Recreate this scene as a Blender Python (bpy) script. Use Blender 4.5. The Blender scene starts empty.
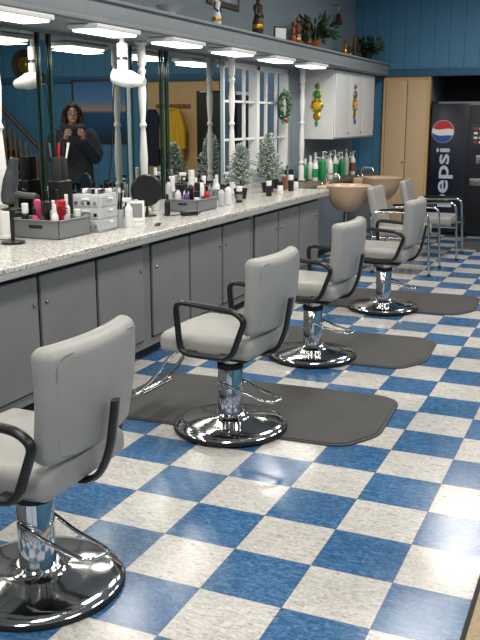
import bpy, bmesh, math, random
from mathutils import Matrix, Vector
random.seed(7)
C=bpy.context.scene.collection
R=math.radians
def T(x=0,y=0,z=0,rx=0,ry=0,rz=0,s=1):
    return Matrix.Translation((x,y,z))@Matrix.Rotation(R(rz),4,'Z')@Matrix.Rotation(R(ry),4,'Y')@Matrix.Rotation(R(rx),4,'X')@Matrix.Scale(s,4)
def hx(h):
    h=h.lstrip('#'); o=[]
    for i in (0,2,4):
        c=int(h[i:i+2],16)/255; o.append(c/12.92 if c<=.04045 else ((c+.055)/1.055)**2.4)
    return (o[0],o[1],o[2],1)
def nt(name):
    m=bpy.data.materials.new(name); m.use_nodes=True
    return m,m.node_tree.nodes,m.node_tree.links,m.node_tree.nodes['Principled BSDF']
def P(name,col,r=.5,m=0,var=0,vs=8,bump=0,bs=200,em=0,trans=0,coat=0):
    mt,n,l,b=nt(name); c=hx(col)
    b.inputs['Base Color'].default_value=c; b.inputs['Roughness'].default_value=r; b.inputs['Metallic'].default_value=m
    if trans: b.inputs['Transmission Weight'].default_value=trans
    if coat: b.inputs['Coat Weight'].default_value=coat
    if em:
        b.inputs['Emission Color'].default_value=c; b.inputs['Emission Strength'].default_value=em
    tc=n.new('ShaderNodeTexCoord')
    if var:
        no=n.new('ShaderNodeTexNoise'); no.inputs['Scale'].default_value=vs; no.inputs['Detail'].default_value=5
        l.new(tc.outputs['Object'],no.inputs['Vector'])
        mr=n.new('ShaderNodeMapRange'); mr.inputs[1].default_value=.3; mr.inputs[2].default_value=.7
        mr.inputs[3].default_value=1-var; mr.inputs[4].default_value=1+var
        l.new(no.outputs['Fac'],mr.inputs[0])
        mx=n.new('ShaderNodeVectorMath'); mx.operation='SCALE'; mx.inputs[0].default_value=c[:3]
        l.new(mr.outputs[0],mx.inputs['Scale']); l.new(mx.outputs[0],b.inputs['Base Color'])
    if bump:
        no=n.new('ShaderNodeTexNoise'); no.inputs['Scale'].default_value=bs; no.inputs['Detail'].default_value=3
        l.new(tc.outputs['Object'],no.inputs['Vector'])
        bp=n.new('ShaderNodeBump'); bp.inputs['Strength'].default_value=bump; bp.inputs['Distance'].default_value=.004
        l.new(no.outputs['Fac'],bp.inputs['Height']); l.new(bp.outputs[0],b.inputs['Normal'])
    return mt

class M:
    def __init__(s): s.v=[];s.f=[];s.mi=[];s.mats=[]
    def add(s,vs,fs,mat,X=None,df=None):
        if mat not in s.mats: s.mats.append(mat)
        k=s.mats.index(mat); o=len(s.v)
        for v in vs:
            v=Vector(v)
            if df: v=Vector(df(v))
            if X: v=X@v
            s.v.append(v)
        for f in fs: s.f.append([i+o for i in f]); s.mi.append(k)
        return s
    def box(s,size,c,mat,r=0,X=None,m=3,n=1,df=None):
        h=[a/2 for a in size]; r=min(r,min(h)*.999)
        ax=[]
        for a in h:
            if r>0:
                lo=[-a+r*k/m for k in range(m+1)]; hi=[-q for q in lo[::-1]]
                mid=[(-a+r)+(2*a-2*r)*k/n for k in range(1,n)]
                L=lo+mid+hi
                L2=[L[0]]
                for q in L[1:]:
                    if q-L2[-1]>1e-6: L2.append(q)
                ax.append(L2)
            else: ax.append([-a+2*a*k/n for k in range(n+1)])
        d={};vs=[];fs=[]
        def vid(p):
            key=tuple(round(q,6) for q in p)
            if key not in d:
                if r>0:
                    inn=[max(-h[i]+r,min(h[i]-r,p[i])) for i in range(3)]
                    dv=Vector([p[i]-inn[i] for i in range(3)])
                    if dv.length>1e-9: dv=dv.normalized()*r
                    q=Vector(inn)+dv
                else: q=Vector(p)
                d[key]=len(vs); vs.append(q+Vector(c))
            return d[key]
        for a in range(3):
            b,e=(a+1)%3,(a+2)%3
            for sg in (0,-1):
                for i in range(len(ax[b])-1):
                    for j in range(len(ax[e])-1):
                        q=[]
                        for (ii,jj) in ((i,j),(i+1,j),(i+1,j+1),(i,j+1)):
                            p=[0,0,0]; p[a]=ax[a][sg]; p[b]=ax[b][ii]; p[e]=ax[e][jj]; q.append(vid(p))
                        if len(set(q))>=3: fs.append(q)
        return s.add(vs,fs,mat,X,df)
    def lathe(s,prof,mat,X=None,seg=32,df=None):
        vs=[];fs=[]
        for (r,z) in prof:
            r=max(r,1e-4)
            for k in range(seg):
                a=2*math.pi*k/seg; vs.append((r*math.cos(a),r*math.sin(a),z))
        for i in range(len(prof)-1):
            for k in range(seg):
                k2=(k+1)%seg; fs.append((i*seg+k,i*seg+k2,(i+1)*seg+k2,(i+1)*seg+k))
        fs.append(list(range(seg))[::-1]); o=(len(prof)-1)*seg; fs.append([o+k for k in range(seg)])
        return s.add(vs,fs,mat,X,df)
    def ell(s,rad,c,mat,X=None,seg=20,rings=12):
        pr=[(math.sin(math.pi*k/rings),-math.cos(math.pi*k/rings)) for k in range(rings+1)]
        Y=Matrix.Translation(c)@Matrix.Diagonal((rad[0],rad[1],rad[2],1))
        if X: Y=X@Y
        return s.lathe(pr,mat,Y,seg)
    def cyl(s,r,z0,z1,mat,X=None,seg=28,b=0):
        if b: pr=[(r-b,z0),(r,z0+b),(r,z1-b),(r-b,z1)]
        else: pr=[(r,z0),(r,z1)]
        return s.lathe(pr,mat,X,seg)
    def sweep(s,pts,rad,mat,X=None,seg=10,closed=False,flat=(1,1)):
        pts=[Vector(p) for p in pts]; n=len(pts)
        if not isinstance(rad,(list,tuple)): rad=[rad]*n
        tan=[]
        for i in range(n):
            a=pts[(i-1)%n] if (closed or i>0) else pts[i]; b=pts[(i+1)%n] if (closed or i<n-1) else pts[i]
            tan.append((b-a).normalized())
        u=tan[0].orthogonal().normalized()
        if abs(tan[0].z)<.95: u=(Vector((0,0,1))-tan[0]*tan[0].z).normalized()
        vs=[];fs=[]
        for i in range(n):
            u=(u-tan[i]*u.dot(tan[i])).normalized(); w=tan[i].cross(u)
            for k in range(seg):
                a=2*math.pi*k/seg; vs.append(pts[i]+(u*math.cos(a)*flat[0]+w*math.sin(a)*flat[1])*rad[i])
        for i in range(n if closed else n-1):
            j=(i+1)%n
            for k in range(seg):
                k2=(k+1)%seg; fs.append((i*seg+k,i*seg+k2,j*seg+k2,j*seg+k))
        if not closed:
            fs.append(list(range(seg))[::-1]); fs.append([(n-1)*seg+k for k in range(seg)])
        return s.add(vs,fs,mat,X)
    def prism(s,p2,z0,z1,mat,X=None):
        n=len(p2); vs=[(p[0],p[1],z0) for p in p2]+[(p[0],p[1],z1) for p in p2]
        fs=[list(range(n))[::-1],[n+i for i in range(n)]]+[(i,(i+1)%n,n+(i+1)%n,n+i) for i in range(n)]
        return s.add(vs,fs,mat,X)
    def leaf(s,p,d,L,w,mat):
        d=Vector(d).normalized(); u=d.orthogonal().normalized()
        u=Matrix.Rotation(random.random()*6.28,3,d)@u; p=Vector(p)
        return s.add([p,p+d*L*.5+u*w,p+d*L,p+d*L*.5-u*w],[(0,1,2,3)],mat)
    def mesh(s,name,ang=40,recalc=True):
        me=bpy.data.meshes.new(name); me.from_pydata([tuple(v) for v in s.v],[],s.f)
        for m in s.mats: me.materials.append(m)
        me.polygons.foreach_set('material_index',s.mi)
        if recalc:
            b=bmesh.new(); b.from_mesh(me); bmesh.ops.recalc_face_normals(b,faces=b.faces); b.to_mesh(me); b.free()
        me.shade_smooth(); me.set_sharp_from_angle(angle=R(ang)); me.update()
        return me
    def obj(s,name,loc=(0,0,0),rz=0,parent=None,ang=40,recalc=True):
        o=bpy.data.objects.new(name,s.mesh(name,ang,recalc)); C.objects.link(o); o.location=loc; o.rotation_euler=(0,0,R(rz))
        if parent: o.parent=parent
        return o
def empty(name,loc=(0,0,0),rz=0,s=1):
    e=bpy.data.objects.new(name,None); C.objects.link(e); e.location=loc; e.rotation_euler=(0,0,R(rz)); e.scale=(s,s,s); e.empty_display_size=.1; return e
def fillet(pts,r,n=6,closed=False):
    pts=[Vector(p) for p in pts]; out=[]; N=len(pts)
    for i,p in enumerate(pts):
        if not closed and i in (0,N-1): out.append(p); continue
        a=pts[(i-1)%N]; b=pts[(i+1)%N]
        rr=min(r,(a-p).length*.49,(b-p).length*.49)
        A=p+(a-p).normalized()*rr; B=p+(b-p).normalized()*rr
        for k in range(n+1):
            t=k/n; out.append(A*(1-t)**2+p*2*t*(1-t)+B*t*t)
    return out
def remesh(o,vox,sm=4):
    m=o.modifiers.new('r','REMESH'); m.mode='VOXEL'; m.voxel_size=vox; m.use_smooth_shade=True
    q=o.modifiers.new('s','SMOOTH'); q.iterations=sm; q.factor=.5
    mats=list(o.data.materials)
    dg=bpy.context.evaluated_depsgraph_get(); me=bpy.data.meshes.new_from_object(o.evaluated_get(dg))
    o.modifiers.clear(); o.data=me
    if not me.materials:
        for a in mats: me.materials.append(a)
    me.shade_smooth()

# ---------------- materials
vinyl=P('grey_vinyl','#9e9d9a',.36,bump=.25,bs=350,var=.05)
vinyl2=P('grey_vinyl_piping','#807f7c',.45)
blk=P('black_plastic','#121214',.35)
blkm=P('black_matte','#191919',.7)
chrome=P('chrome','#d2d2d2',.09,1)
steel=P('steel','#9b9b9b',.25,1)
rubber=P('rubber_mat','#3f3f40',.7,var=.12,vs=5,bump=.3,bs=90)
cabm=P('cabinet_grey','#757676',.45,var=.05,vs=3)
cabd=P('cabinet_door_grey','#7a7b7b',.4,var=.06,vs=2.5)
dark=P('dark_gap','#1f2123',.8)
white=P('white_paint','#d4d3cf',.45)
whitep=P('white_plastic','#e2e2e0',.3)
fasc=P('fascia_grey','#80868a',.5,var=.04)
wallg=P('wall_greyblue','#7b8990',.7,var=.05)
tan=P('tan_door','#cbae88',.5,var=.05,vs=3)
tanw=P('tan_wall','#cfa874',.7,var=.04)
ceilm=P('ceiling_paint','#a3abae',.8)
beige=P('sink_beige','#c0a58a',.25,var=.03)
green=P('bottle_green','#1f8a4c',.35)
red=P('red_plastic','#b3202a',.35); pink=P('pink_plastic','#c94f78',.35); purple=P('purple_plastic','#5c3b8c',.35)
blue=P('blue_plastic','#2a57a0',.35); gold=P('gold','#c79a33',.28,.9); yel=P('yellow','#d8a720',.6,bump=.4,bs=40)
greyp=P('grey_plastic','#77797b',.45)
clear=P('clear_plastic','#d6dadc',.2,trans=.35)
amber=P('amber','#8a4a1c',.3)
wood=P('dark_wood','#3d2616',.5,var=.2,vs=10); wood2=P('mid_wood','#8d5c34',.5,var=.15,vs=12)
flock=P('flocked_needles','#7e8f84',.8); flock2=P('flocked_snow','#c6cac7',.8)
leafm=P('leaf_green','#2f5a2c',.6); leafd=P('leaf_dark','#1d3021',.6)
mirror=P('mirror_silver','#b3b9b6',.015,1)
glassedge=P('glass_edge_green','#1d3b34',.15)
skin=P('skin','#d9a78e',.5); hair=P('hair_brown','#2a1a14',.6,bump=.6,bs=60)
coatm=P('dark_fur_coat','#36373e',.9,var=.5,vs=26,bump=1,bs=90); jeans=P('dark_trousers','#1b2130',.8)
lampem=P('lamp_diffuser','#fff8ea',.4,em=4)

def floor_mat():
    m,n,l,b=nt('vinyl_checker_tile')
    g=n.new('ShaderNodeNewGeometry')
    off=n.new('ShaderNodeVectorMath'); off.operation='ADD'; off.inputs[1].default_value=(1.20+.305*40,-2.395+.305*41,.1)
    l.new(g.outputs['Position'],off.inputs[0])
    sc=n.new('ShaderNodeVectorMath'); sc.operation='SCALE'; sc.inputs['Scale'].default_value=1/.305
    l.new(off.outputs[0],sc.inputs[0])
    ck=n.new('ShaderNodeTexChecker'); ck.inputs['Scale'].default_value=1
    ck.inputs['Color1'].default_value=(1,1,1,1); ck.inputs['Color2'].default_value=(0,0,0,1)
    l.new(sc.outputs[0],ck.inputs['Vector'])
    def noise(scale,detail,stretch=None,dist=0):
        no=n.new('ShaderNodeTexNoise'); no.inputs['Scale'].default_value=scale; no.inputs['Detail'].default_value=detail; no.inputs['Distortion'].default_value=dist
        if stretch:
            mp=n.new('ShaderNodeMapping'); mp.inputs['Scale'].default_value=stretch; mp.inputs['Rotation'].default_value=(0,0,.6)
            l.new(g.outputs['Position'],mp.inputs['Vector']); l.new(mp.outputs[0],no.inputs['Vector'])
        else: l.new(g.outputs['Position'],no.inputs['Vector'])
        return no
    n1=noise(26,6,(1,2.6,1),1.2); n2=noise(1.6,4); n3=noise(75,4)
    def ramp(src,stops):
        r=n.new('ShaderNodeValToRGB'); r.color_ramp.elements[0].position=stops[0][0]; r.color_ramp.elements[0].color=stops[0][1]
        r.color_ramp.elements[1].position=stops[-1][0]; r.color_ramp.elements[1].color=stops[-1][1]
        for p,c in stops[1:-1]:
            e=r.color_ramp.elements.new(p); e.color=c
        l.new(src,r.inputs[0]); return r
    ad=n.new('ShaderNodeMix'); ad.data_type='FLOAT'; ad.inputs[0].default_value=.35
    l.new(n1.outputs['Fac'],ad.inputs[2]); l.new(n3.outputs['Fac'],ad.inputs[3])
    rw=ramp(ad.outputs[0],[(.33,hx('#98948f')),(.46,hx('#c0bdb9')),(.6,hx('#d6d4d0'))])
    rb=ramp(ad.outputs[0],[(.33,hx('#274c75')),(.48,hx('#346290')),(.66,hx('#5f87aa'))])
    mx=n.new('ShaderNodeMix'); mx.data_type='RGBA'
    l.new(ck.outputs['Color'],mx.inputs[0]); l.new(rw.outputs[0],mx.inputs[6]); l.new(rb.outputs[0],mx.inputs[7])
    sep=n.new('ShaderNodeSeparateXYZ'); l.new(sc.outputs[0],sep.inputs[0])
    outs=[]
    for i in (0,1):
        fr=n.new('ShaderNodeMath'); fr.operation='FRACT'; l.new(sep.outputs[i],fr.inputs[0])
        pp=n.new('ShaderNodeMath'); pp.operation='PINGPONG'; pp.inputs[1].default_value=.5; l.new(fr.outputs[0],pp.inputs[0])
        lt=n.new('ShaderNodeMath'); lt.operation='LESS_THAN'; lt.inputs[1].default_value=.006; l.new(pp.outputs[0],lt.inputs[0]); outs.append(lt)
    mxx=n.new('ShaderNodeMath'); mxx.operation='MAXIMUM'; l.new(outs[0].outputs[0],mxx.inputs[0]); l.new(outs[1].outputs[0],mxx.inputs[1])
    ms=n.new('ShaderNodeMath'); ms.operation='MULTIPLY'; ms.inputs[1].default_value=.55; l.new(mxx.outputs[0],ms.inputs[0])
    m2=n.new('ShaderNodeMix'); m2.data_type='RGBA'; l.new(ms.outputs[0],m2.inputs[0]); l.new(mx.outputs[2],m2.inputs[6]); m2.inputs[7].default_value=hx('#3a3b3c')
    wr=n.new('ShaderNodeMapRange'); wr.inputs[1].default_value=.35; wr.inputs[2].default_value=.65; wr.inputs[3].default_value=.84; wr.inputs[4].default_value=1.05
    l.new(n2.outputs['Fac'],wr.inputs[0])
    m3=n.new('ShaderNodeVectorMath'); m3.operation='SCALE'; l.new(m2.outputs[2],m3.inputs[0]); l.new(wr.outputs[0],m3.inputs['Scale'])
    l.new(m3.outputs[0],b.inputs['Base Color'])
    rr=n.new('ShaderNodeMapRange'); rr.inputs[1].default_value=.3; rr.inputs[2].default_value=.7; rr.inputs[3].default_value=.12; rr.inputs[4].default_value=.24
    l.new(n2.outputs['Fac'],rr.inputs[0]); l.new(rr.outputs[0],b.inputs['Roughness'])
    bp=n.new('ShaderNodeBump'); bp.inputs['Strength'].default_value=.1; bp.inputs['Distance'].default_value=.003
    l.new(n1.outputs['Fac'],bp.inputs['Height']); l.new(bp.outputs[0],b.inputs['Normal'])
    return m
def granite():
    m,n,l,b=nt('speckled_laminate'); g=n.new('ShaderNodeNewGeometry')
    a=n.new('ShaderNodeTexNoise'); a.inputs['Scale'].default_value=60; a.inputs['Detail'].default_value=6; l.new(g.outputs['Position'],a.inputs['Vector'])
    r=n.new('ShaderNodeValToRGB'); e=r.color_ramp.elements
    e[0].position=.34; e[0].color=hx('#7b7975'); e[1].position=.56; e[1].color=hx('#cfcdc8')
    x=e.new(.45); x.color=hx('#b0aea9')
    l.new(a.outputs['Fac'],r.inputs[0]); l.new(r.outputs[0],b.inputs['Base Color']); b.inputs['Roughness'].default_value=.2
    return m
def beadboard():
    m,n,l,b=nt('blue_panelling'); g=n.new('ShaderNodeNewGeometry'); s=n.new('ShaderNodeSeparateXYZ'); l.new(g.outputs['Position'],s.inputs[0])
    ad=n.new('ShaderNodeMath'); ad.operation='ADD'; l.new(s.outputs[0],ad.inputs[0]); l.new(s.outputs[1],ad.inputs[1])
    mu=n.new('ShaderNodeMath'); mu.operation='MULTIPLY'; mu.inputs[1].default_value=1/.2; l.new(ad.outputs[0],mu.inputs[0])
    fr=n.new('ShaderNodeMath'); fr.operation='FRACT'; l.new(mu.outputs[0],fr.inputs[0])
    lt=n.new('ShaderNodeMath'); lt.operation='LESS_THAN'; lt.inputs[1].default_value=.05; l.new(fr.outputs[0],lt.inputs[0])
    mx=n.new('ShaderNodeMix'); mx.data_type='RGBA'; l.new(lt.outputs[0],mx.inputs[0]); mx.inputs[6].default_value=hx('#447a9b'); mx.inputs[7].default_value=hx('#305f7c')
    l.new(mx.outputs[2],b.inputs['Base Color']); b.inputs['Roughness'].default_value=.55
    return m
def seascape():
    m,n,l,b=nt('seascape_print'); g=n.new('ShaderNodeNewGeometry'); s=n.new('ShaderNodeSeparateXYZ'); l.new(g.outputs['Position'],s.inputs[0])
    mr=n.new('ShaderNodeMapRange'); mr.inputs[1].default_value=1.3; mr.inputs[2].default_value=2.3; l.new(s.outputs[2],mr.inputs[0])
    r=n.new('ShaderNodeValToRGB'); e=r.color_ramp.elements; e[0].color=hx('#1b3550'); e[1].color=hx('#2d5f96')
    for p,c in ((.38,'#2b5578'),(.42,'#b98f78'),(.55,'#5d86ae')):
        x=e.new(p); x.color=hx(c)
    l.new(mr.outputs[0],r.inputs[0]); l.new(r.outputs[0],b.inputs['Base Color']); b.inputs['Roughness'].default_value=.4
    return m
FL=floor_mat(); GR=granite(); BB=beadboard()

XW=-3.5; XR=3.3; Y0=-2.5; YB=12.0; ZC=3.4; G=.004
# ---------------- room shell
M().box((XR-XW+.4,YB+1.2-Y0+.2,.1),((XR+XW)/2,(YB+1.2+Y0)/2,-.05),FL).obj('floor')
M().box((XR-XW+.4,YB+1.2-Y0+.2,.1),((XR+XW)/2,(YB+1.2+Y0)/2,ZC+.05),ceilm).obj('ceiling')
w=M(); wy0,wy1,wz0,wz1=7.62,9.42,1.02,2.13
def wseg(y0,y1,z0,z1): w.box((.14,y1-y0,z1-z0),(XW-.07,(y0+y1)/2,(z0+z1)/2),wallg)
wseg(Y0,wy0,0,ZC); wseg(wy1,YB+1.1,0,ZC); wseg(wy0,wy1,0,wz0); wseg(wy0,wy1,wz1,ZC)
w.obj('wall_left')
M().box((.14,YB+1.1-Y0,ZC),(XR+.07,(YB+1.1+Y0)/2,ZC/2),BB).obj('wall_right')
w=M()
def fseg(x0,x1,z0,z1,m,d=.12,y=YB): w.box((x1-x0,d,z1-z0),((x0+x1)/2,y+d/2,(z0+z1)/2),m)
fseg(XW,XR,2.16,ZC,BB); fseg(XW,-3.04,0,2.16,BB); fseg(-3.04,-2.42,0,2.16,tanw)
fseg(-1.58,-1.4,0,2.16,tanw); fseg(-1.4,-1.0,2.0,2.16,tanw); fseg(-1.0,-.15,0,2.16,tanw); fseg(-.15,XR,0,2.16,BB)
w.obj('wall_back')
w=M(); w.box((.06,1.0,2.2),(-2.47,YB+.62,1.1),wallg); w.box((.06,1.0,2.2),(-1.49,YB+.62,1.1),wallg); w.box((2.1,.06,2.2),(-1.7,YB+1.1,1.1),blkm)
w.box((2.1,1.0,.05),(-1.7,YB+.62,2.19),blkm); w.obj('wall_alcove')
M().box((XR-XW,.03,.1),((XR+XW)/2,YB-.015,2.2),P('trim_blue','#2b5875',.5),.005).obj('trim_1')
w=M()
def gseg(x0,x1,z0,z1): w.box((x1-x0,.14,z1-z0),((x0+x1)/2,Y0-.07,(z0+z1)/2),wallg)
gseg(XW,-2.9,0,ZC); gseg(-2.9,XR,2.6,ZC); gseg(-2.9,XR,0,.5); gseg(-.1,.1,.5,2.6); gseg(3.0,XR,.5,2.6)
w.obj('wall_front')
# bifold door
d=M()
for i,x0 in enumerate((-3.02,-2.72)):
    d.box((.29,.035,2.08),(x0+.145,YB-.022,1.06),tan,.006)
d.ell((.014,.014,.014),(-2.75,YB-.055,1.0),steel)
d.box((.03,.05,2.14),(-3.04,YB-.026,1.07),tanw,.004); d.box((.03,.05,2.14),(-2.425,YB-.026,1.07),tanw,.004)
d.obj('door_1')
# window added in left wall, standing in for windows reflected in the mirror
w=M(); fw=.05
for (y0,y1,z0,z1) in ((wy0,wy0+fw,wz0,wz1),(wy1-fw,wy1,wz0,wz1),(wy0,wy1,wz0,wz0+fw),(wy0,wy1,wz1-fw,wz1),((wy0+wy1)/2-.035,(wy0+wy1)/2+.035,wz0,wz1)):
    w.box((.1,y1-y0,z1-z0),(XW-.06,(y0+y1)/2,(z0+z1)/2),white,.004)
for k in (1,2,4,5):
    y=wy0+(wy1-wy0)*k/6; w.box((.03,.022,wz1-wz0),(XW-.05,y,(wz0+wz1)/2),white)
for k in (1,2):
    z=wz0+(wz1-wz0)*k/3; w.box((.03,wy1-wy0,.022),(XW-.05,(wy0+wy1)/2,z),white)
w.obj('reflection_standin_window')
# exterior added beyond the stand-in window; its building tones down the bright view
e=M(); brick=P('backdrop_siding','#5f7684',.8,var=.35,vs=1.5)
e.box((.3,16,3.4),(-9,15,1.7),brick)
for yy in (9.5,12.2,14.2,16.4,18.4,20.4): e.box((.1,1.0,1.3),(-8.82,yy,1.5),dark); e.box((.12,1.15,.08),(-8.82,yy,2.2),white)
e.box((.5,16.2,.15),(-8.95,15,3.45),dark)
e.obj('added_backdrop_building')
M().box((6.0,24,.1),(-6.7,11,-.06),P('pavement','#77787a',.9,var=.2,vs=3)).obj('ground_outside')

# ---------------- soffit
s=M(); s.box((.5,YB-Y0-.01,.15),(XW+.25,(YB+Y0)/2,2.235),fasc,.004)
s.box((.025,YB-Y0-.01,.03),(XW+.505,(YB+Y0)/2,2.185),fasc,.006); s.box((.04,YB-Y0-.01,.022),(XW+.505,(YB+Y0)/2,2.312),fasc,.006)
s.obj('trim_soffit')
for y in (1.0,2.0,2.95,3.9,4.85,5.83,6.83,7.83,8.85):
    f=M(); f.box((.22,.52,.03),(0,0,-.012),whitep,.008); f.box((.18,.47,.02),(0,0,-.03),lampem,.006)
    f.obj('under_cabinet_light',(XW+.45,y,2.155))
    L=bpy.data.lights.new('striplight','AREA'); L.shape='RECTANGLE'; L.size=.18; L.size_y=.45; L.energy=6.5; L.color=(1,.96,.88)
    o=bpy.data.objects.new('light_strip',L); C.objects.link(o); o.location=(XW+.45,y,2.10)

# ---------------- mirrors
for (y0,y1) in ((-.6,.95),(1.0,2.55),(2.6,4.1),(4.2,5.80),(5.90,7.5)):
    m=M(); m.box((.008,y1-y0,1.2),(0,0,0),mirror)
    for yy in (-(y1-y0)/2,(y1-y0)/2): m.box((.014,.012,1.2),(0,yy,0),glassedge)
    m.box((.02,y1-y0,.02),(.002,0,-.6),steel)
    m.obj('wall_mirror',(XW+.012,(y0+y1)/2,1.535))
for y in (4.72,4.84,6.36,6.45):
    M().box((.016,.012,1.2),(0,0,0),glassedge,.002).obj('mirror_divider',(XW+.027,y,1.535))
pr=[(.032,0),(.032,.16),(.02,.18),(.034,.21),(.02,.24),(.027,.27),(.031,.42),(.022,.6),(.018,.64),(.03,.66),(.018,.69),(.023,.74),(.031,.9),(.021,1.03),(.033,1.06),(.02,1.09),(.032,1.11),(.032,1.27)]
for y in (.9,2.55,4.15,5.85,7.52,9.5):
    M().lathe(pr,white,None,20).box((.075,.075,.02),(0,0,.012),white,.004).box((.075,.075,.02),(0,0,1.262),white,.004).obj('turned_spindle',(-3.37,y,.885))

# ---------------- counter
c=M(); ye=8.5; ys=.3
c.box((.66,ye-ys,.74),(-3.13-.02+G,(ye+ys)/2,.08+.37),cabm); c.box((.58,ye-ys-.02,.1),(-3.17,(ye+ys)/2,.05),dark)
ds=.555; k=0; y=8.42
while y-ds>ys:
    c.box((.022,ds-.018,.63),(-2.808,y-ds/2,.46),cabd,.008); c.box((.002,ds+.004,.655),(-2.8155,y-ds/2,.46),dark)
    hy=y-ds+.05 if k%2 else y-.05
    c.ell((.010,.008,.012),(-2.792,hy,.62),steel,seg=12,rings=8)
    k+=1; y-=ds+(.11 if k%3==0 else .012)
c.obj('base_cabinet')
t=M(); t.box((.78,ye-ys+.04,.035),(XW+.395+G,(ye+ys)/2,.8625),GR,.01); t.box((.02,ye-ys+.04,.05),(-2.724,(ye+ys)/2,.84),P('counter_edge','#a9a9a4',.35,var=.08,vs=60),.006)
t.box((.02,ye-ys,.055),(XW+.018,(ye+ys)/2,.907),GR,.003)
t.obj('countertop')

# ---------------- shampoo station
sc=M(); woodtop=P('shampoo_top','#5a4e44',.4,var=.1)
sc.box((.49,3.0,.035),(XW+.25+G,10.15,.862),woodtop,.006); sc.box((.39,2.95,.75),(XW+.2+G,10.15,.47),P('shampoo_cab','#66737f',.5)); sc.box((.35,2.9,.1),(XW+.18+G,10.15,.05),dark)
sc.obj('shampoo_counter')
def bowl(name,y):
    b=M()
    def df(v):
        v=Vector(v)
        if v.x>.0: v.x*=1.2
        return v
    outer=[(.06,-.07),(.11,-.05),(.17,.02),(.205,.11),(.225,.17),(.235,.2),(.24,.212),(.225,.22),(.2,.2),(.17,.1),(.1,.02),(.02,.0)]
    b.lathe(outer,beige,T(0,0,0),36,df)
    b.box((.13,.34,.12),(-.235,0,.15),beige,.02)
    b.sweep(fillet([(-.24,0,.2),(-.24,0,.33),(-.1,0,.33),(-.08,0,.28)],.05),.012,chrome)
    b.ell((.02,.02,.025),(-.25,.09,.22),chrome); b.ell((.02,.02,.025),(-.25,-.09,.22),chrome)
    b.cyl(.03,-.25,-.05,steel); b.sweep(fillet([(0,0,-.2),(0,0,-.5),(-.08,0,-.5),(-.08,0,-.665)],.05),.022,steel)
    return b.obj(name,(-2.69,y,.668))
bowl('shampoo_bowl',9.08); bowl('shampoo_bowl',10.5)

# ---------------- wall cabinet
w=M(); wc=P('cab_white','#dadcdb',.4,var=.03)
w.box((.39,1.75,.8),(-3.3+G,10.7,1.755),wc,.004)
for i in range(3):
    w.box((.018,.565,.77),(-3.09,9.84+.29+i*.58,1.755),wc,.006); w.ell((.012,.012,.012),(-3.072,9.84+.52+i*.58,1.42),steel)
w.obj('wall_cabinet')
def ornament(loc,rz,cols):
    o=M()
    o.sweep([(0,-.005,.30),(0,-.005,-.2)],.002,gold)
    o.lathe([(.03,0),(.035,.004),(.03,.01),(.015,.012)],gold,T(0,0,.24,rx=90)); o.ell((.025,.012,.025),(0,-.012,.24),cols[0])
    o.sweep([(.045*math.cos(a*.314),-.01,.14+.045*math.sin(a*.314)) for a in range(20)],.009,cols[1],closed=True)
    o.ell((.035,.018,.035),(0,-.012,.14),cols[0])
    o.lathe([(.07,0),(.075,.006),(.068,.012),(.05,.014)],gold,T(0,0,.02,rx=90)); o.ell((.05,.02,.05),(0,-.014,.02),cols[2])
    for a in range(8):
        o.ell((.014,.01,.014),(.068*math.cos(a*.785),-.014,.02+.068*math.sin(a*.785)),cols[a%3])
    o.lathe([(.045,0),(.048,.006),(.03,.012)],cols[1],T(0,0,-.1,rx=90)); o.ell((.02,.014,.035),(0,-.012,-.18),cols[0])
    return o.obj('hanging_ornament',loc,rz)
ornament((-3.3,9.82,1.72),0,[green,gold,yel]); ornament((-3.077,10.62,1.74),90,[blue,gold,yel])

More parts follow.
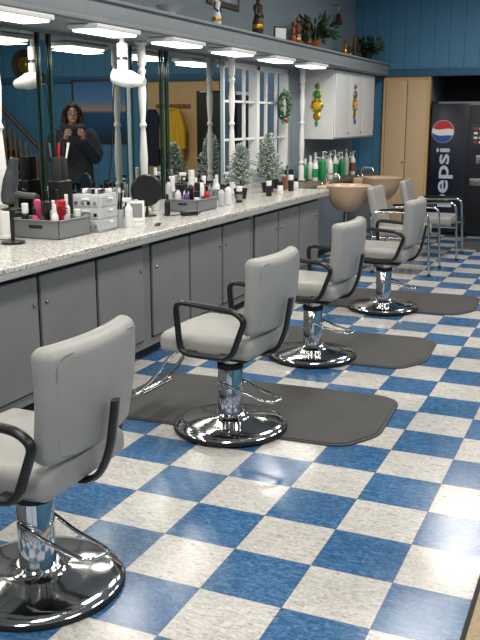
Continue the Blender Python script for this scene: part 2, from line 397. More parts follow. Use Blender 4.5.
# ---------------- styling chair
def styling_chair():
    ch=M()
    ch.lathe([(0,.0),(.3,.0),(.302,.01),(.298,.02)],blkm,seg=64)
    ch.lathe([(.0,.012),(.296,.012),(.298,.02),(.29,.03),(.25,.04),(.18,.05),(.12,.058),(.09,.066),(.08,.08),(.074,.086),(.0,.086)],chrome,seg=64)
    ch.lathe([(.065,.08),(.065,.34),(.06,.345),(.0,.345)],chrome,seg=36)
    ch.lathe([(.069,.325),(.069,.35),(.0,.351)],blkm,seg=36)
    ch.lathe([(.052,.34),(.052,.40),(.0,.40)],chrome,seg=32)
    ch.box((.3,.24,.035),(0,0,.408),blkm,.01); ch.box((.12,.3,.03),(.02,0,.425),blkm,.008)
    def sd(v):
        v=Vector(v); v.z+=.012*(1-(v.y/.25)**2)*(1 if v.z>.47 else 0)
        v.y*=1+.05*(-v.x/.25); return v
    ch.box((.51,.51,.105),(-.02,0,.489),vinyl,.04,m=5,n=6,df=sd)
    ch.sweep(fillet([(-.273,-.255,.452),(.215,-.235,.452),(.215,.235,.452),(-.273,.255,.452)],.04,closed=True),.006,vinyl2,closed=True,seg=6)
    X=T(.22,0,.565,ry=5)
    def bd(v):
        v=Vector(v)
        v.x+=-.5*v.y*v.y+.025*math.cos((v.z-.19)*6)-.025; v.y*=.96+.22*(v.z-.05)
        return v
    ch.box((.084,.515,.385),(.028,0,.187),vinyl,.04,m=5,n=8,X=X,df=bd)
    pp=fillet([(.066,-.222,.02),(.066,.222,.02),(.066,.23,.355),(.066,-.23,.355)],.06,closed=True)
    ch.sweep([bd(p) for p in pp],.004,vinyl2,X,closed=True,seg=6)
    sp=fillet([(-.05,0,.425),(.25,0,.425),(.31,0,.54),(.338,0,.725)],.08,8)
    ch.sweep(sp,[.024]*len(sp),blk,seg=10,flat=(.5,1))
    for sg in (-1,1):
        y=sg*.287
        lp=fillet([(-.13,y,.455),(-.155,y,.715),(.17,y,.692),(.225,y,.655),(.15,y,.455)],.055,6,closed=True)
        ch.sweep(lp,.0165,blk,closed=True,seg=12,flat=(.9,1.15))
        ch.box((.05,.045,.03),(-.08,sg*.268,.455),blkm,.006); ch.box((.05,.045,.03),(.1,sg*.268,.455),blkm,.006)
    for sg in (-1,1):
        ch.sweep(fillet([(-.12,sg*.09,.425),(-.27,sg*.1,.41),(-.43,sg*.12,.2),(-.53,sg*.12,.135)],.06),.011,chrome)
    ch.sweep(fillet([(-.51,-.13,.14),(-.54,-.17,.13),(-.46,-.17,.16),(-.46,.17,.16),(-.54,.17,.13),(-.51,.13,.14)],.03),.011,chrome)
    ch.box((.09,.3,.012),(-.49,0,.152),steel,.004)
    lv=fillet([(-.02,-.07,.255),(.12,-.11,.235),(.29,-.13,.21),(.32,-.03,.205),(.16,.01,.225),(.03,.055,.25)],.035)
    ch.sweep(lv,.0075,chrome,seg=8)
    return ch.mesh('styling_chair',45)
cm=styling_chair()
for (x,y,rz) in ((-1.735,2.2,1),(-1.75,3.88,-3),(-1.80,5.36,-2),(-1.735,7.04,0)):
    o=bpy.data.objects.new('styling_chair',cm); C.objects.link(o); o.location=(x,y,.0125 if y>3 else 0.001); o.rotation_euler=(0,0,R(rz))
mp=fillet([(-.75,-.42,0),(.62,-.42,0),(.76,-.2,0),(.76,.36,0),(.66,.45,0),(-.75,.45,0)],.08)
for (x,y,rz) in ((-1.76,4.23,3),(-1.82,5.68,3),(-1.76,7.4,3)):
    g=M(); g.prism([(p.x,p.y) for p in mp],0,.008,rubber); g.prism([(p.x*.975,p.y*.965) for p in mp],.008,.0115,rubber); g.obj('anti_fatigue_mat',(x,y,0.0005),rz)
M().box((1.0,.7,.01),(0,0,.006),P('entrance_mat','#4b4a49',.9,bump=.5,bs=120),.004).obj('floor_mat',(-1.3,11.15,0))
g=M(); g.box((.95,2.2,.008),(0,0,.0045),blkm,.003); g.box((.915,2.16,.006),(0,0,.008),P('rug_tan','#a8957a',.95,var=.15,vs=60,bump=.6,bs=200)); g.obj('door_rug',(.16,2.3,0))

# ---------------- shampoo chairs
def shampoo_chair():
    c=M()
    c.box((.5,.5,.1),(.0,0,.44),vinyl,.035,m=4,n=4)
    c.box((.08,.48,.46),(0,0,.2),vinyl,.035,m=4,n=4,X=T(-.25,0,.47,ry=-12))
    c.box((.5,.04,.03),(0,-.2,.385),steel,.004); c.box((.5,.04,.03),(0,.2,.385),steel,.004)
    for sg in (-1,1):
        y=sg*.285
        c.sweep(fillet([(-.26,y,.0),(-.3,y,.64),(.3,y,.66),(.34,y,.0)],.08),.0135,chrome)
        c.sweep([(-.2,y,.665),(-.05,y,.675),(.15,y,.677),(.25,y,.67)],.02,blk,flat=(.6,1.1))
        c.sweep([(-.28,y,.38),(.32,y,.38)],.01,chrome)
        for x in (-.26,.34): c.cyl(.018,0,.025,blkm,T(x,y,0))
    for x in (-.2,.2): c.sweep([(x,-.285,.38),(x,.285,.38)],.01,chrome)
    return c.mesh('shampoo_chair')
sm=shampoo_chair()
for (x,y,rz) in ((-2.02,9.02,0),(-1.95,10.15,3)):
    o=bpy.data.objects.new('shampoo_chair',sm); C.objects.link(o); o.location=(x,y,0); o.rotation_euler=(0,0,R(rz))

# ---------------- vending machine
vm=empty('vending_machine',(-2.0,YB+.42,0))
vb=P('vending_black','#0c0d12',.3); vblue=P('vending_navy','#0d1628',.25)
b=M(); b.box((.8,.8,1.78),(0,0,.93),vb,.015); b.box((.7,.7,.05),(0,0,.025),blkm)
b.box((.5,.015,1.7),(-.13,-.405,.94),vblue,.004)
b.box((.2,.02,.34),(.26,-.405,1.35),P('vend_panel','#2b3138',.3),.004)
for i in range(8): b.box((.05,.012,.03),(.22+.07*(i%2),-.418,1.46-.06*(i//2)),whitep if i%3 else red,.003)
b.box((.06,.02,.12),(.27,-.41,1.05),steel,.004); b.box((.16,.02,.1),(.25,-.41,.75),steel,.004)
b.box((.5,.02,.14),(-.1,-.41,.2),blkm,.01); b.box((.6,.012,.05),(0,-.405,1.79),P('vend_label','#6d7479',.4),.003)
b.obj('body',parent=vm)
def globe():
    g=M(); Rr=.15; X=Matrix.Translation((-.22,-.416,1.42))@Matrix.Rotation(R(90),4,'X')@Matrix.Rotation(R(-18),4,'Z')
    circ=[(Rr*math.cos(a*math.pi/30),Rr*math.sin(a*math.pi/30)) for a in range(60)]
    g.prism(circ,0,.006,whitep,X)
    def region(f,top,mat):
        xs=[-Rr*.985+2*Rr*.985*k/30 for k in range(31)]; lo=[];hi=[]
        for x in xs:
            yc=math.sqrt(max(0,(Rr*.97)**2-x*x)); yy=max(-yc,min(yc,f(x)))
            lo.append((x,yy)); hi.append((x,yc if top else -yc))
        for i in range(30):
            q=[lo[i],lo[i+1],hi[i+1],hi[i]]
            if not top: q=q[::-1]
            g.prism(q,.006,.009,mat,X)
    region(lambda x:.035+.035*math.sin(x*14),True,P('logo_red','#c0202c',.3)); region(lambda x:-.04+.03*math.sin(x*14-.6),False,P('logo_blue','#1d4fa0',.3))
    return g.obj('logo_disc',parent=vm)
globe()
cu=bpy.data.curves.new('lettering','FONT'); cu.body='pepsi'; cu.size=.27; cu.extrude=.003; cu.offset=.004; cu.align_x='LEFT'
o=bpy.data.objects.new('tmp',cu); C.objects.link(o); dg=bpy.context.evaluated_depsgraph_get(); me=bpy.data.meshes.new_from_object(o.evaluated_get(dg)); bpy.data.objects.remove(o)
me.materials.clear(); me.materials.append(P('lettering_white','#b9c4d6',.4))
xs=[v.co.x for v in me.vertices]; wd=max(xs)-min(xs)
o=bpy.data.objects.new('lettering',me); C.objects.link(o); o.parent=vm
mat=Matrix(((0,-1,0,-.12),(0,0,-1,-.416),(1,0,0,.38),(0,0,0,1)))
o.matrix_local=mat@Matrix.Scale(.80/wd,4,(1,0,0))

k=M(); k.lathe([(0,0),(.17,0),(.18,.01),(.18,.03),(.165,.035),(.16,.02),(0,.02)],white,T(0,0,0,rx=90),40); k.box((.008,.004,.11),(0,-.024,.05),blk); k.box((.08,.004,.008),(.035,-.026,0),blk)
k.obj('wall_clock',(-1.6,YB-.002,3.02))

# ---------------- bottles
def bottle(name,x,y,r,h,col,cap,kind='cap',z=.881,label=None,rz=0):
    b=M(); hb=h*.74
    b.lathe([(r*.9,0),(r,.006),(r,hb*.82),(r*.92,hb*.9),(r*.5,hb),(r*.42,hb+.01),(0,hb+.01)],col,seg=20)
    if label: b.lathe([(r*1.01,hb*.2),(r*1.015,hb*.22),(r*1.015,hb*.68),(r*1.01,hb*.7)],label,seg=20)
    if kind=='cap': b.cyl(r*.5,hb+.004,h,cap,b=.002,seg=16)
    elif kind=='wide': b.cyl(r*.95,hb*.93,h,cap,b=.003,seg=18)
    elif kind=='pump':
        b.cyl(r*.45,hb,hb+.03,cap,seg=14); b.cyl(.004,hb+.02,h-.01,cap,seg=8); b.sweep(fillet([(0,0,h-.015),(0,0,h),(.03,0,h),(.05,0,h-.01)],.01,3),.006,cap,seg=8)
    else:
        b.cyl(r*.42,hb,hb+.025,cap,seg=14); b.box((.06,.022,.028),(.01,0,h-.015),cap,.006); b.sweep([(.025,0,h-.025),(.035,0,h-.06)],.005,cap,seg=6)
    return b.obj(name,(x,y,z),rz)
wl=[green,green,None,None,green,None,green,None,amber]
for i in range(10):
    bottle('shampoo_bottle',-3.2+.04*((i*7)%3-1),9.62+i*.16,.036,.27+.03*((i*5)%3),(whitep,green,whitep,clear)[i%4],whitep,'pump',z=.8805,label=wl[i%9],rz=i*40)
for i in range(8):
    bottle('shampoo_bottle',-3.38,9.66+i*.19,.034,.25+.03*(i%3),green if i%3==0 else whitep,whitep,'cap',z=.8805)
cz=.8815
def tray(name,x,y,sx,sy,h,rz,mat):
    t=M(); th=.006
    t.box((sx,sy,th),(0,0,th/2),mat,.002)
    for sg in (-1,1):
        t.box((th,sy,h),(sg*(sx/2-th/2),0,h/2),mat,.002); t.box((sx,th,h),(0,sg*(sy/2-th/2),h/2),mat,.002)
        t.box((.016,sy+.016,.01),(sg*sx/2,0,h),mat,.004); t.box((sx+.016,.016,.01),(0,sg*sy/2,h),mat,.004)
        t.box((sx*.3,.002,h*.2),(0,sg*sy/2,h*.65),dark)
    return t.obj(name,(x,y,cz),rz)
tray('storage_basket',-3.22,4.42,.34,.34,.11,0,greyp)
def brush(name,x,y,z,tilt,rz,mat):
    b=M(); b.sweep([(0,0,0),(0,0,.06),(0,0,.12)],[.008,.011,.007],mat,seg=10); b.lathe([(.014,.12),(.022,.13),(.022,.21),(.012,.22)],mat,seg=14)
    for i in range(60):
        a=random.random()*6.28; zz=.13+random.random()*.08; b.sweep([(.02*math.cos(a),.02*math.sin(a),zz),(.034*math.cos(a),.034*math.sin(a),zz)],.0012,blk,seg=4)
    o=b.obj(name,(x,y,z)); o.rotation_euler=(R(tilt),R(tilt*.6),R(rz)); return o
it=[(-3.33,4.3,blk,.2),(-3.26,4.3,pink,.17),(-3.11,4.3,whitep,.2),(-3.33,4.42,red,.24),(-3.22,4.44,whitep,.21),(-3.34,4.54,blk,.26),(-3.11,4.54,green,.15),(-3.26,4.54,red,.27),(-3.19,4.54,whitep,.24)]
for i,(x,y,m_,h) in enumerate(it): bottle('product_bottle',x,y,.022,h,m_,blk if i%2 else whitep,'cap' if i%3 else 'wide',z=cz+.0065)
brush('hair_brush',-3.14,4.42,cz+.008,3,20,red); brush('hair_brush',-3.19,4.31,cz+.008,3,70,blk); brush('hair_brush',-3.28,4.36,cz+.008,-3,10,pink)
# comb and clipper lying in front of the organiser
g=M(); g.box((.02,.16,.004),(0,0,.003),blk,.001)
for k in range(22): g.box((.018,.002,.003),(.018,-.075+k*.007,.003),blk)
g.obj('hair_comb',(-2.88,5.15,cz),25)
g=M(); g.box((.045,.15,.035),(0,0,.019),blk,.014,m=4,n=3); g.box((.04,.02,.02),(0,.08,.02),steel,.003); g.sweep(fillet([(0,-.07,.015),(-.02,-.14,.006),(-.14,-.16,.006),(-.2,-.05,.006)],.04),.004,blk,seg=6); g.obj('hair_clipper',(-2.93,5.75,cz),-30)
s=M(); s.box((.12,.16,.02),(0,0,.01),blk,.005); s.box((.1,.14,.3),(0,0,.17),blk,.01)
for k in (-1,1): s.lathe([(.032,.0),(.034,.01),(.034,.14),(.03,.16)],blkm,T(.0,k*.035,.31),16)
for k in range(5): s.sweep([(-.03+.015*k,-.04+.02*k,.46),(-.035+.02*k,-.045+.024*k,.56)],[.006,.009],(steel,blk,red,blk,whitep)[k],seg=8)
s.obj('tool_caddy',(-3.36,4.72,cz))
def dryer(mt):
    d=M(); d.lathe([(.02,-.1),(.036,-.09),(.044,-.05),(.045,.03),(.036,.09),(.028,.12),(.03,.13),(.024,.17),(.018,.17),(.018,.1)],mt,T(0,0,0,ry=90),24)
    d.sweep([(-.03,0,-.03),(-.02,0,-.1),(0,0,-.19)],[.02,.018,.019],mt,flat=(1,.8)); d.box((.008,.014,.03),(.012,0,-.1),blk,.003)
    d.lathe([(.0,-.102),(.03,-.102),(.034,-.095)],blk,T(0,0,0,ry=90),20)
    return d
s=empty('hair_dryer_on_stand',(-3.22,4.03,cz))
q=M(); q.lathe([(0,0),(.07,0),(.07,.012),(.012,.02),(.012,.2),(0,.2)],blk); q.sweep([(.05*math.cos(a*.3927),.05*math.sin(a*.3927),.2) for a in range(16)],.006,blk,closed=True); q.box((.05,.02,.01),(.03,0,.2),blk); q.obj('stand',parent=s)
o=dryer(P('dryer_charcoal','#3c3e42',.35)).obj('hair_dryer_body',(0,0,.33),parent=s); o.rotation_euler=(0,R(-75),0)
g=M(); g.box((.2,.23,.24),(0,0,.12),clear,.006)
for k in range(3):
    for (sx,sy,cx,cy) in ((.012,.21,.102,0),(.18,.012,0,-.117)):
        g.box((sx,sy,.066),(cx,cy,.045+k*.075),clear,.004)
    g.box((.02,.05,.012),(.112,0,.06+k*.075),whitep,.003); g.box((.05,.02,.012),(0,-.125,.06+k*.075),whitep,.003)
    for j in range(4): g.box((.022,.004,.022),(-.07+j*.045,-.124,.035+k*.075),(blk,greyp,steel,greyp)[(j+k)%4],.001)
for i in range(7): g.box((.02,.07,.03),(-.07+.023*i,random.uniform(-.04,.04),.256),(blk,whitep,steel,greyp)[i%4],.004)
g.obj('drawer_organizer',(-3.12,4.76,cz),5)
g=M(); g.lathe([(.032,0),(.036,.005),(.036,.12),(.032,.12),(.032,.01)],clear,seg=20)
for i in range(8):
    a=i*.785; g.box((.005,.022,.2+.03*(i%3)),(0,0,.12),(blk,whitep,blk,steel)[i%4],.001,X=T(.014*math.cos(a),.014*math.sin(a),.012,rx=6*math.sin(a),ry=6*math.cos(a),rz=i*50))
g.obj('comb_jar',(-3.06,4.95,cz))
bottle('spray_bottle',-2.98,4.95,.026,.2,whitep,whitep,'spray',rz=200)
bottle('product_bottle',-3.19,5.02,.024,.19,blk,blk,'cap'); bottle('product_bottle',-3.24,5.12,.026,.24,whitep,whitep,'wide'); bottle('product_bottle',-3.32,5.0,.026,.22,blk,whitep,'pump'); bottle('product_bottle',-3.34,5.25,.026,.2,greyp,blk,'wide')
g=M(); g.box((.004,.12,.15),(0,0,.075),whitep,.001,X=T(0,0,0,ry=-14)); g.box((.004,.03,.14),(-.07,0,.07),whitep,.001,X=T(0,0,0,ry=16)); g.box((.002,.09,.1),(.004,0,.08),greyp,X=T(0,0,0,ry=-14))
g.obj('easel_card',(-3.1,5.25,cz),-60)
g=M(); g.lathe([(0,-.008),(.11,-.008),(.12,0),(.11,.01),(0,.01)],blk,T(0,0,.19,rx=90),40); g.lathe([(0,0),(.105,0)],mirror,T(0,.009,.19,rx=-90),40); g.lathe([(.07,0),(.07,.008),(.012,.02),(.009,.075),(0,.075)],blk)
g.obj('makeup_mirror',(-3.22,5.62,cz),35)
bottle('product_bottle',-3.08,5.68,.022,.16,blk,blk,'cap'); bottle('product_bottle',-3.36,5.5,.028,.25,blk,blk,'cap')
tray('storage_basket',-3.1,6.15,.26,.36,.09,0,greyp)
it=[(-3.17,6.03,whitep,.2,'spray'),(-3.09,6.02,purple,.18,'cap'),(-3.02,6.06,whitep,.15,'wide'),(-3.15,6.13,whitep,.2,'cap'),(-3.06,6.15,purple,.21,'wide'),(-3.17,6.25,blk,.24,'cap'),(-3.1,6.25,whitep,.22,'pump'),(-3.02,6.24,red,.18,'cap')]
for x,y,m_,h,kd in it: bottle('product_bottle',x,y,.024,h,m_,blk if m_!=blk else whitep,kd,z=cz+.0065)
it=[(-3.34,5.97,whitep,.28),(-3.4,6.08,whitep,.33),(-3.33,6.17,clear,.28),(-3.36,6.28,whitep,.25),(-3.36,6.5,blk,.27),(-3.3,6.6,pink,.22),(-3.2,6.5,whitep,.25),(-3.38,6.68,whitep,.28),(-3.2,6.64,greyp,.2),(-3.1,6.6,whitep,.25),(-3.0,6.62,whitep,.2),(-3.35,6.85,amber,.22),(-3.1,6.8,green,.16),(-3.2,6.78,whitep,.2),(-3.0,6.48,clear,.18),(-3.0,6.85,blk,.14)]
for i,(x,y,m_,h) in enumerate(it): bottle('product_bottle',x,y,.028,h,m_,whitep if (m_==blk or i%2) else blk,('spray','cap','pump','wide')[i%4],rz=i*50,label=(None,greyp,None,greyp)[i%4])
for i,(x,y,m_,h) in enumerate(((-3.0,7.55,blk,.14),(-2.98,7.8,whitep,.12),(-3.0,8.15,blk,.16),(-3.02,8.35,whitep,.12),(-3.1,8.42,whitep,.2),(-3.12,8.28,amber,.2))): bottle('product_bottle',x,y,.028,h,m_,whitep if m_==blk else blk,'wide')

# hanging dryer
d=empty('hanging_hair_dryer',(-3.12,5.16,0))
q=M(); q.cyl(.03,2.13,2.158,whitep); q.sweep([(0,0,2.14),(0,0,2.0)],.018,whitep); q.cyl(.036,1.9,2.09,whitep,b=.005); q.cyl(.038,1.98,2.0,steel)
q.lathe([(.02,-.1),(.046,-.09),(.058,-.03),(.058,.04),(.042,.09),(.034,.13),(.026,.15),(.018,.15)],whitep,T(.02,0,1.86,ry=100),24); q.sweep([(-.03,0,1.9),(-.08,.01,1.8),(-.1,.02,1.6),(-.14,.04,1.3),(-.2,.05,1.0)],.005,blk,seg=6)
q.lathe([(.0,-.102),(.036,-.102),(.042,-.09)],blk,T(.02,0,1.86,ry=100),20); q.cyl(.0345,.085,.1,blk,T(.02,0,1.86,ry=100))
q.obj('dryer_body',parent=d)

# ---------------- flocked trees
def tree(loc,h,rb=.15):
    t=M(); t.lathe([(.05,0),(.065,.09),(.059,.09),(.055,.07),(0,.07)],blkm,seg=20); t.sweep([(0,0,.06),(0,0,h*.95)],[.01,.004],wood,seg=6)
    nb=int(110*h/.6)
    for i in range(nb):
        f=i/nb; z=.11+(h-.13)*f; L=(rb*(1-f)**.85+.02)*random.uniform(.7,1.15); a=i*2.399
        d0=Vector((math.cos(a),math.sin(a),.35)).normalized(); p0=Vector((0,0,z))
        t.sweep([p0,p0+d0*L],[.003,.0015],flock,seg=4)
        k=max(4,int(L*130))
        for j in range(k):
            p=p0+d0*L*(j+1)/k
            for q in range(3):
                dd=(d0*.8+Vector((random.uniform(-1,1),random.uniform(-1,1),random.uniform(-.5,1)))).normalized()
                t.leaf(p,dd,.03,.005,flock2 if random.random()<.4 else flock)
    return t.obj('tabletop_christmas_tree',loc,recalc=False)
tree((-3.14,7.2,cz),.5,.14); tree((-3.17,7.95,cz),.58,.145); tree((-3.3,8.42,cz),.32,.1)
t=M()
for i in range(500):
    a=random.random()*6.283; rr=random.uniform(-.025,.025); p=(0,(.14+rr)*math.cos(a),(.14+rr)*math.sin(a))
    t.leaf(p,(random.uniform(.2,1),random.uniform(-1,1),random.uniform(-1,1)),.06,.008,leafm if i%3 else flock)
t.sweep([(0,.14*math.cos(a*.2618),.14*math.sin(a*.2618)) for a in range(24)],.018,leafd,closed=True)
t.ell((.02,.025,.025),(.03,0,-.14),red); t.obj('wreath',(-3.43,9.05,1.72),recalc=False)

# ---------------- ledge decorations
lz=2.3245
def figurine(loc,h,cols,rz=0,arms=True):
    f=M(); s=h
    f.lathe([(.16*s,0),(.17*s,.02*s),(.12*s,.06*s),(.14*s,.12*s),(.13*s,.3*s),(.08*s,.48*s),(.11*s,.6*s),(.12*s,.68*s),(.05*s,.74*s),(.04*s,.78*s)],cols[0],seg=18)
    f.lathe([(.145*s,.16*s),(.15*s,.18*s),(.14*s,.26*s)],cols[1],seg=18); f.ell((.065*s,.07*s,.09*s),(0,0,.85*s),cols[2]); f.lathe([(.07*s,.88*s),(.085*s,.92*s),(.05*s,1.0*s)],cols[1],seg=14)
    if arms:
        for sg in (-1,1): f.sweep([(0,sg*.11*s,.67*s),(.02*s,sg*.19*s,.5*s),(.1*s,sg*.08*s,.42*s)],[.035*s,.03*s,.025*s],cols[2],seg=8)
    return f.obj('figurine',loc,rz)
figurine((-3.1,6.62,lz),.28,(whitep,gold,wood)); figurine((-3.1,7.5,lz),.38,(wood,gold,wood)); figurine((-3.12,8.62,lz),.28,(amber,gold,wood)); figurine((-3.12,8.48,lz),.22,(wood2,red,wood))
figurine((-3.12,10.3,lz),.2,(gold,red,wood)); figurine((-3.12,10.5,lz),.16,(wood,gold,wood)); figurine((-3.1,4.6,lz),.2,(wood,gold,wood)); figurine((-3.1,8.9,lz),.24,(wood,amber,wood))
def mask(loc,h,m1):
    f=M(); f.box((.04,h*.45,h),(0,0,h/2+.03),m1,.019,m=4,n=6,df=lambda v:Vector((v.x+.04*math.cos(v.y/h*3.5),v.y*(1-.5*max(0,(.4-(v.z-.03)/h))),v.z)))
    f.sweep([(.055,0,h*.35),(.085,0,h*.45),(.06,0,h*.68)],[.014,.016,.008],wood,seg=8)
    for sg in (-1,1): f.ell((.012,h*.07,h*.03),(.055,sg*h*.1,h*.62),dark)
    f.ell((.012,h*.07,h*.03),(.052,0,h*.27),red); f.box((.1,.12,.03),(0,0,.015),wood,.004)
    return f.obj('carved_mask',loc)
mask((-3.2,10.9,lz),.26,wood)
g=M(); g.box((.012,.16,.14),(0,0,.07),blk,.003); g.box((.004,.13,.11),(.007,0,.07),whitep); g.obj('photo_frame',(-3.12,8.12,lz),-30)
g=M(); g.lathe([(.04,0),(.05,.005),(.03,.02),(.1,.07),(.11,.075),(.095,.07),(.02,.03)],whitep,seg=28); g.obj('decorative_bowl',(-3.12,5.85,lz))
def plant(loc,n,r,mats,pot,name='potted_plant',L=.1):
    t=M(); t.lathe([(.05,0),(.075,.1),(.08,.12),(.07,.12),(.065,.1),(0,.1)],pot,seg=20)
    for i in range(n):
        a=random.random()*6.283; e=random.uniform(.1,1.2); d=Vector((math.cos(a)*math.cos(e),math.sin(a)*math.cos(e),math.sin(e))); q=random.uniform(.2,1)*r
        p=Vector((0,0,.11))+d*q; p.x=max(p.x,-.15)
        if i%6==0: t.sweep([(0,0,.1),p],[.003,.002],mats[0],seg=4)
        t.leaf(p,d+Vector((0,0,random.uniform(-.8,.2))),L,L*.22,mats[i%len(mats)])
    return t.obj(name,loc,recalc=False)
plant((-3.2,9.4,lz),220,.26,(leafm,leafd),wood2); plant((-3.15,11.4,lz),240,.2,(leafd,leafm,leafd),blkm,L=.08)
g=M(); g.sweep([(0,0,.0),(0,0,-.1)],.003,gold); g.lathe([(.01,-.1),(.03,-.12),(.04,-.2),(.06,-.24),(.05,-.24)],wood,seg=16); g.box((.07,.01,.01),(-.03,0,0),wood); g.obj('hanging_bell',(-3.43,11.0,3.0))
g=M(); g.box((.02,.7,.5),(0,0,0),P('frame_wood','#4a3a2c',.5),.004); g.box((.004,.6,.4),(.011,0,0),P('print_art','#8c97a0',.5,var=.4,vs=4)); g.obj('framed_print',(-3.488,7.6,2.85))

# ---------------- far side of room seen in mirror
M().box((.36,.04,1.98),(-1.2,YB+.03,.99),P('dark_door','#1d1712',.4),.004).obj('door_2')
g=M(); g.box((.6,.02,.06),(0,0,0),wood2,.005)
for x in (-.22,0,.22): g.sweep(fillet([(x,-.01,0),(x,-.06,-.01),(x,-.065,.03)],.02,3),.005,steel,seg=6)
g.obj('coat_rack',(-.6,YB-.011,1.78))
def jacket(loc,m1,w_=.4,h=.8):
    j=M()
    def df(v):
        v=Vector(v); f=(v.z+h)/h; v.x*=(1.05-.45*max(0,f-.75)*4*.7); v.y*=.6+.5*(1-f); v.y+=.012*math.sin(v.x*60); return v
    j.box((w_,.1,h),(0,0,-h/2),m1,.045,m=4,n=14,df=df)
    for sg in (-1,1): j.sweep([(sg*w_*.3,0,-.08),(sg*w_*.52,-.01,-.3),(sg*w_*.55,-.02,-.6)],[.05,.055,.045],m1,seg=12)
    j.sweep([(0.06*math.cos(a),-.0+.03*math.sin(a),-.01) for a in [k*.52 for k in range(12)]],.02,m1,closed=True,seg=8)
    return j.obj('hanging_jacket',loc)
jacket((-.66,YB-.13,1.74),yel,.34,.8); jacket((-.3,YB-.13,1.72),P('navy_cloth','#202634',.9),.22,.85)
g=M(); g.box((1.12,.03,1.0),(0,0,0),wood,.006); g.box((1.04,.006,.92),(0,-.018,0),seascape()); g.obj('framed_seascape',(.68,YB-.017,1.7))
g=M(); g.lathe([(0,0),(.2,0),(.24,.02),(.25,.035),(.23,.03),(.18,.012),(0,.012)],wood,T(0,0,0,rx=90),36); g.lathe([(.1,.013),(.13,.02),(.1,.02)],gold,T(0,0,0,rx=90),30); g.ell((.06,.02,.06),(0,-.02,0),gold); g.obj('decorative_plate',(2.15,YB-.002,2.45))
st=M()
for i in range(9):
    st.box((.28,.7,.04),(1.5+.25*i*.8,11.6,.18*(i+1)),wood2,.005); st.box((.02,.7,.18),(1.37+.2*i,11.6,.18*i+.09),wood)
    for q in (0,1): st.box((.025,.025,.85),(1.45+.2*i+.1*q,11.25,.18*(i+1)+.42+.09*q),wood2,.004)
st.sweep([(1.35,11.25,1.1),(3.15,11.25,1.1+.18*9)],.035,wood,seg=12); st.sweep([(1.35,11.25,.12),(3.15,11.25,.12+.18*9)],.06,wood,seg=8); st.box((.09,.09,1.25),(1.33,11.25,.625),wood2,.01)
st.obj('staircase')

# ---------------- woman with phone
wm=empty('woman',(-.86,8.9,0),-37,1.05)
b=M()
for sg in (-1,1):
    b.sweep([(sg*.09,0,.9),(sg*.1,0,.78),(sg*.095,-.005,.48),(sg*.095,.02,.36),(sg*.095,.01,.1)],[.1,.095,.062,.06,.045],jeans,seg=16)
b.ell((.17,.12,.14),(0,0,.92),jeans)
o=b.obj('trousers',parent=wm); remesh(o,.012)
b=M()
for sg in (-1,1):
    b.sweep([(sg*.095,.02,.13),(sg*.095,.01,.05)],[.052,.05],blk,seg=14); b.ell((.048,.13,.04),(sg*.1,-.045,.042),blk)
o=b.obj('boots',parent=wm); remesh(o,.01)
b=M()
b.sweep([(0,0,.78),(0,0,.95),(0,0,1.08),(0,-.005,1.2),(0,0,1.32),(0,.0,1.40),(0,0,1.45)],[.22,.22,.2,.21,.21,.14,.085],coatm,seg=24)
for v in b.v: v.y*=.68
for sg in (-1,1):
    b.sweep([(sg*.15,0,1.36),(sg*.21,-.01,1.31),(sg*.27,-.06,1.11),(sg*.25,-.1,1.06),(sg*.16,-.22,1.19),(sg*.1,-.3,1.285)],[.08,.084,.074,.07,.06,.05],coatm,seg=16)
b.sweep([(.1*math.cos(a),-.02+.085*math.sin(a),1.43-.03*math.sin(-a)) for a in [k*.5236 for k in range(12)]],.05,coatm,closed=True,seg=12)
o=b.obj('fur_coat',parent=wm); remesh(o,.011)
b=M()
b.sweep([(0,.01,1.38),(0,0,1.5)],[.052,.05],skin,seg=16); b.ell((.074,.092,.095),(0,.005,1.585),skin); b.ell((.055,.062,.06),(0,-.025,1.525),skin); b.ell((.028,.02,.018),(0,-.075,1.487),skin)
b.sweep([(0,-.085,1.59),(0,-.107,1.557),(0,-.092,1.547)],[.008,.014,.012],skin,seg=8)
for sg in (-1,1): b.ell((.012,.02,.03),(sg*.076,.0,1.57),skin)
o=b.obj('head',parent=wm); remesh(o,.006,3)
b=M(); b.ell((.024,.01,.008),(0,-.087,1.515),P('lips','#a04a4a',.4))
for sg in (-1,1):
    b.ell((.014,.008,.008),(sg*.03,-.085,1.585),whitep); b.ell((.007,.005,.007),(sg*.03,-.092,1.585),blk); b.sweep([(sg*.015,-.09,1.608),(sg*.032,-.091,1.613),(sg*.05,-.078,1.607)],.004,hair,seg=6)
    b.sweep([(sg*.032+.026*math.cos(a),-.1+.35*abs(sg*.032+.026*math.cos(a))**1.6,1.583+.02*math.sin(a)) for a in [k*.3927 for k in range(16)]],.0025,blk,closed=True,seg=6)
    b.sweep([(sg*.058,-.096,1.588),(sg*.078,-.03,1.585),(sg*.08,.01,1.575)],.0025,blk,seg=6)
b.sweep([(-.008,-.1,1.588),(.008,-.1,1.588)],.0025,blk,seg=6)
b.obj('face_and_glasses',parent=wm)
b=M(); b.ell((.092,.1,.1),(0,.025,1.61),hair); b.ell((.09,.07,.12),(0,.06,1.52),hair)
for sg in (-1,1):
    b.sweep([(sg*.03,-.06,1.675),(sg*.078,-.05,1.62),(sg*.094,-.02,1.54),(sg*.098,-.03,1.46),(sg*.085,-.06,1.39)],[.024,.027,.034,.036,.018],hair,seg=12)
    b.sweep([(sg*.06,.05,1.6),(sg*.085,.05,1.5),(sg*.08,.06,1.4)],[.04,.05,.03],hair,seg=12)
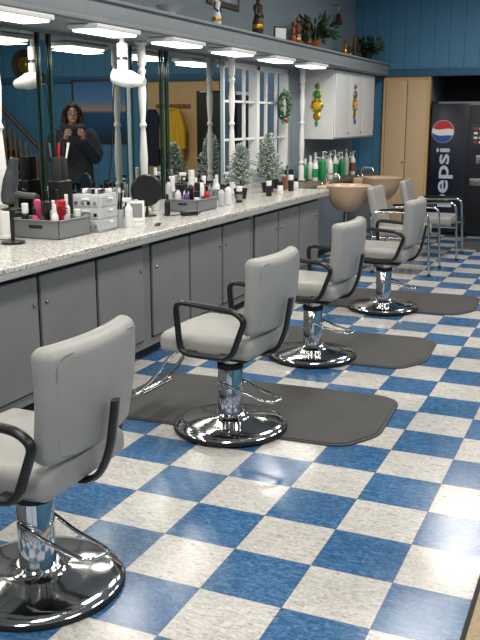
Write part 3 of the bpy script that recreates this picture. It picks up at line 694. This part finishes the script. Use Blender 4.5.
o=b.obj('hair',parent=wm); remesh(o,.008,3)
b=M()
for sg in (-1,1):
    pw=Vector((sg*.095,-.31,1.30))
    b.sweep([pw,pw+Vector((-sg*.008,-.03,.045))],[.025,.027],skin,seg=12); b.ell((.018,.034,.045),pw+Vector((-sg*.006,-.035,.06)),skin)
    for k in range(4):
        z=1.335+k*.019; L=(.9,1.05,1,.8)[k]
        b.sweep([(sg*.088,-.36,z),(sg*.084,-.388,z+.004),(sg*(.084-.026*L),-.394,z+.005),(sg*(.084-.05*L),-.388,z+.005)],[.0095,.0088,.008,.0068],skin,seg=8)
    b.sweep([(sg*.09,-.32,1.345),(sg*.08,-.325,1.385),(sg*.058,-.345,1.4)],[.012,.011,.009],skin,seg=8)
b.obj('hands',parent=wm)
M().box((.16,.009,.078),(0,-.372,1.368),blk,.004).ell((.008,.003,.008),(.06,-.377,1.39),steel).obj('phone',parent=wm)

# ---------------- ceiling lights
for x in (-1.3,1.5):
    for y in (-.8,1.8,4.4,7.0,9.6):
        f=M(); f.box((.62,1.22,.05),(0,0,-.02),whitep,.005); f.box((.56,1.16,.01),(0,0,-.048),P('troffer','#fff4e2',.5,em=2.5)); f.obj('ceiling_light',(x,y,ZC-.01))
        L=bpy.data.lights.new('ceil','AREA'); L.shape='RECTANGLE'; L.size=.56; L.size_y=1.16; L.energy=38 if y<9 else 48; L.color=(1,.95,.875)
        o=bpy.data.objects.new('light_ceiling',L); C.objects.link(o); o.location=(x,y,ZC-.075)
wd=bpy.data.worlds.new('World'); bpy.context.scene.world=wd; wd.use_nodes=True
bg=wd.node_tree.nodes['Background']; bg.inputs[0].default_value=(.66,.76,.88,1); bg.inputs[1].default_value=.75
cd=bpy.data.cameras.new('Camera'); cd.sensor_fit='HORIZONTAL'; cd.sensor_width=36; cd.lens=63.75
co=bpy.data.objects.new('Camera',cd); C.objects.link(co); co.location=(0,0,1.6); co.rotation_euler=(R(90-13.37),0,R(23.6))
bpy.context.scene.camera=co
bpy.context.scene.view_settings.view_transform='Standard'
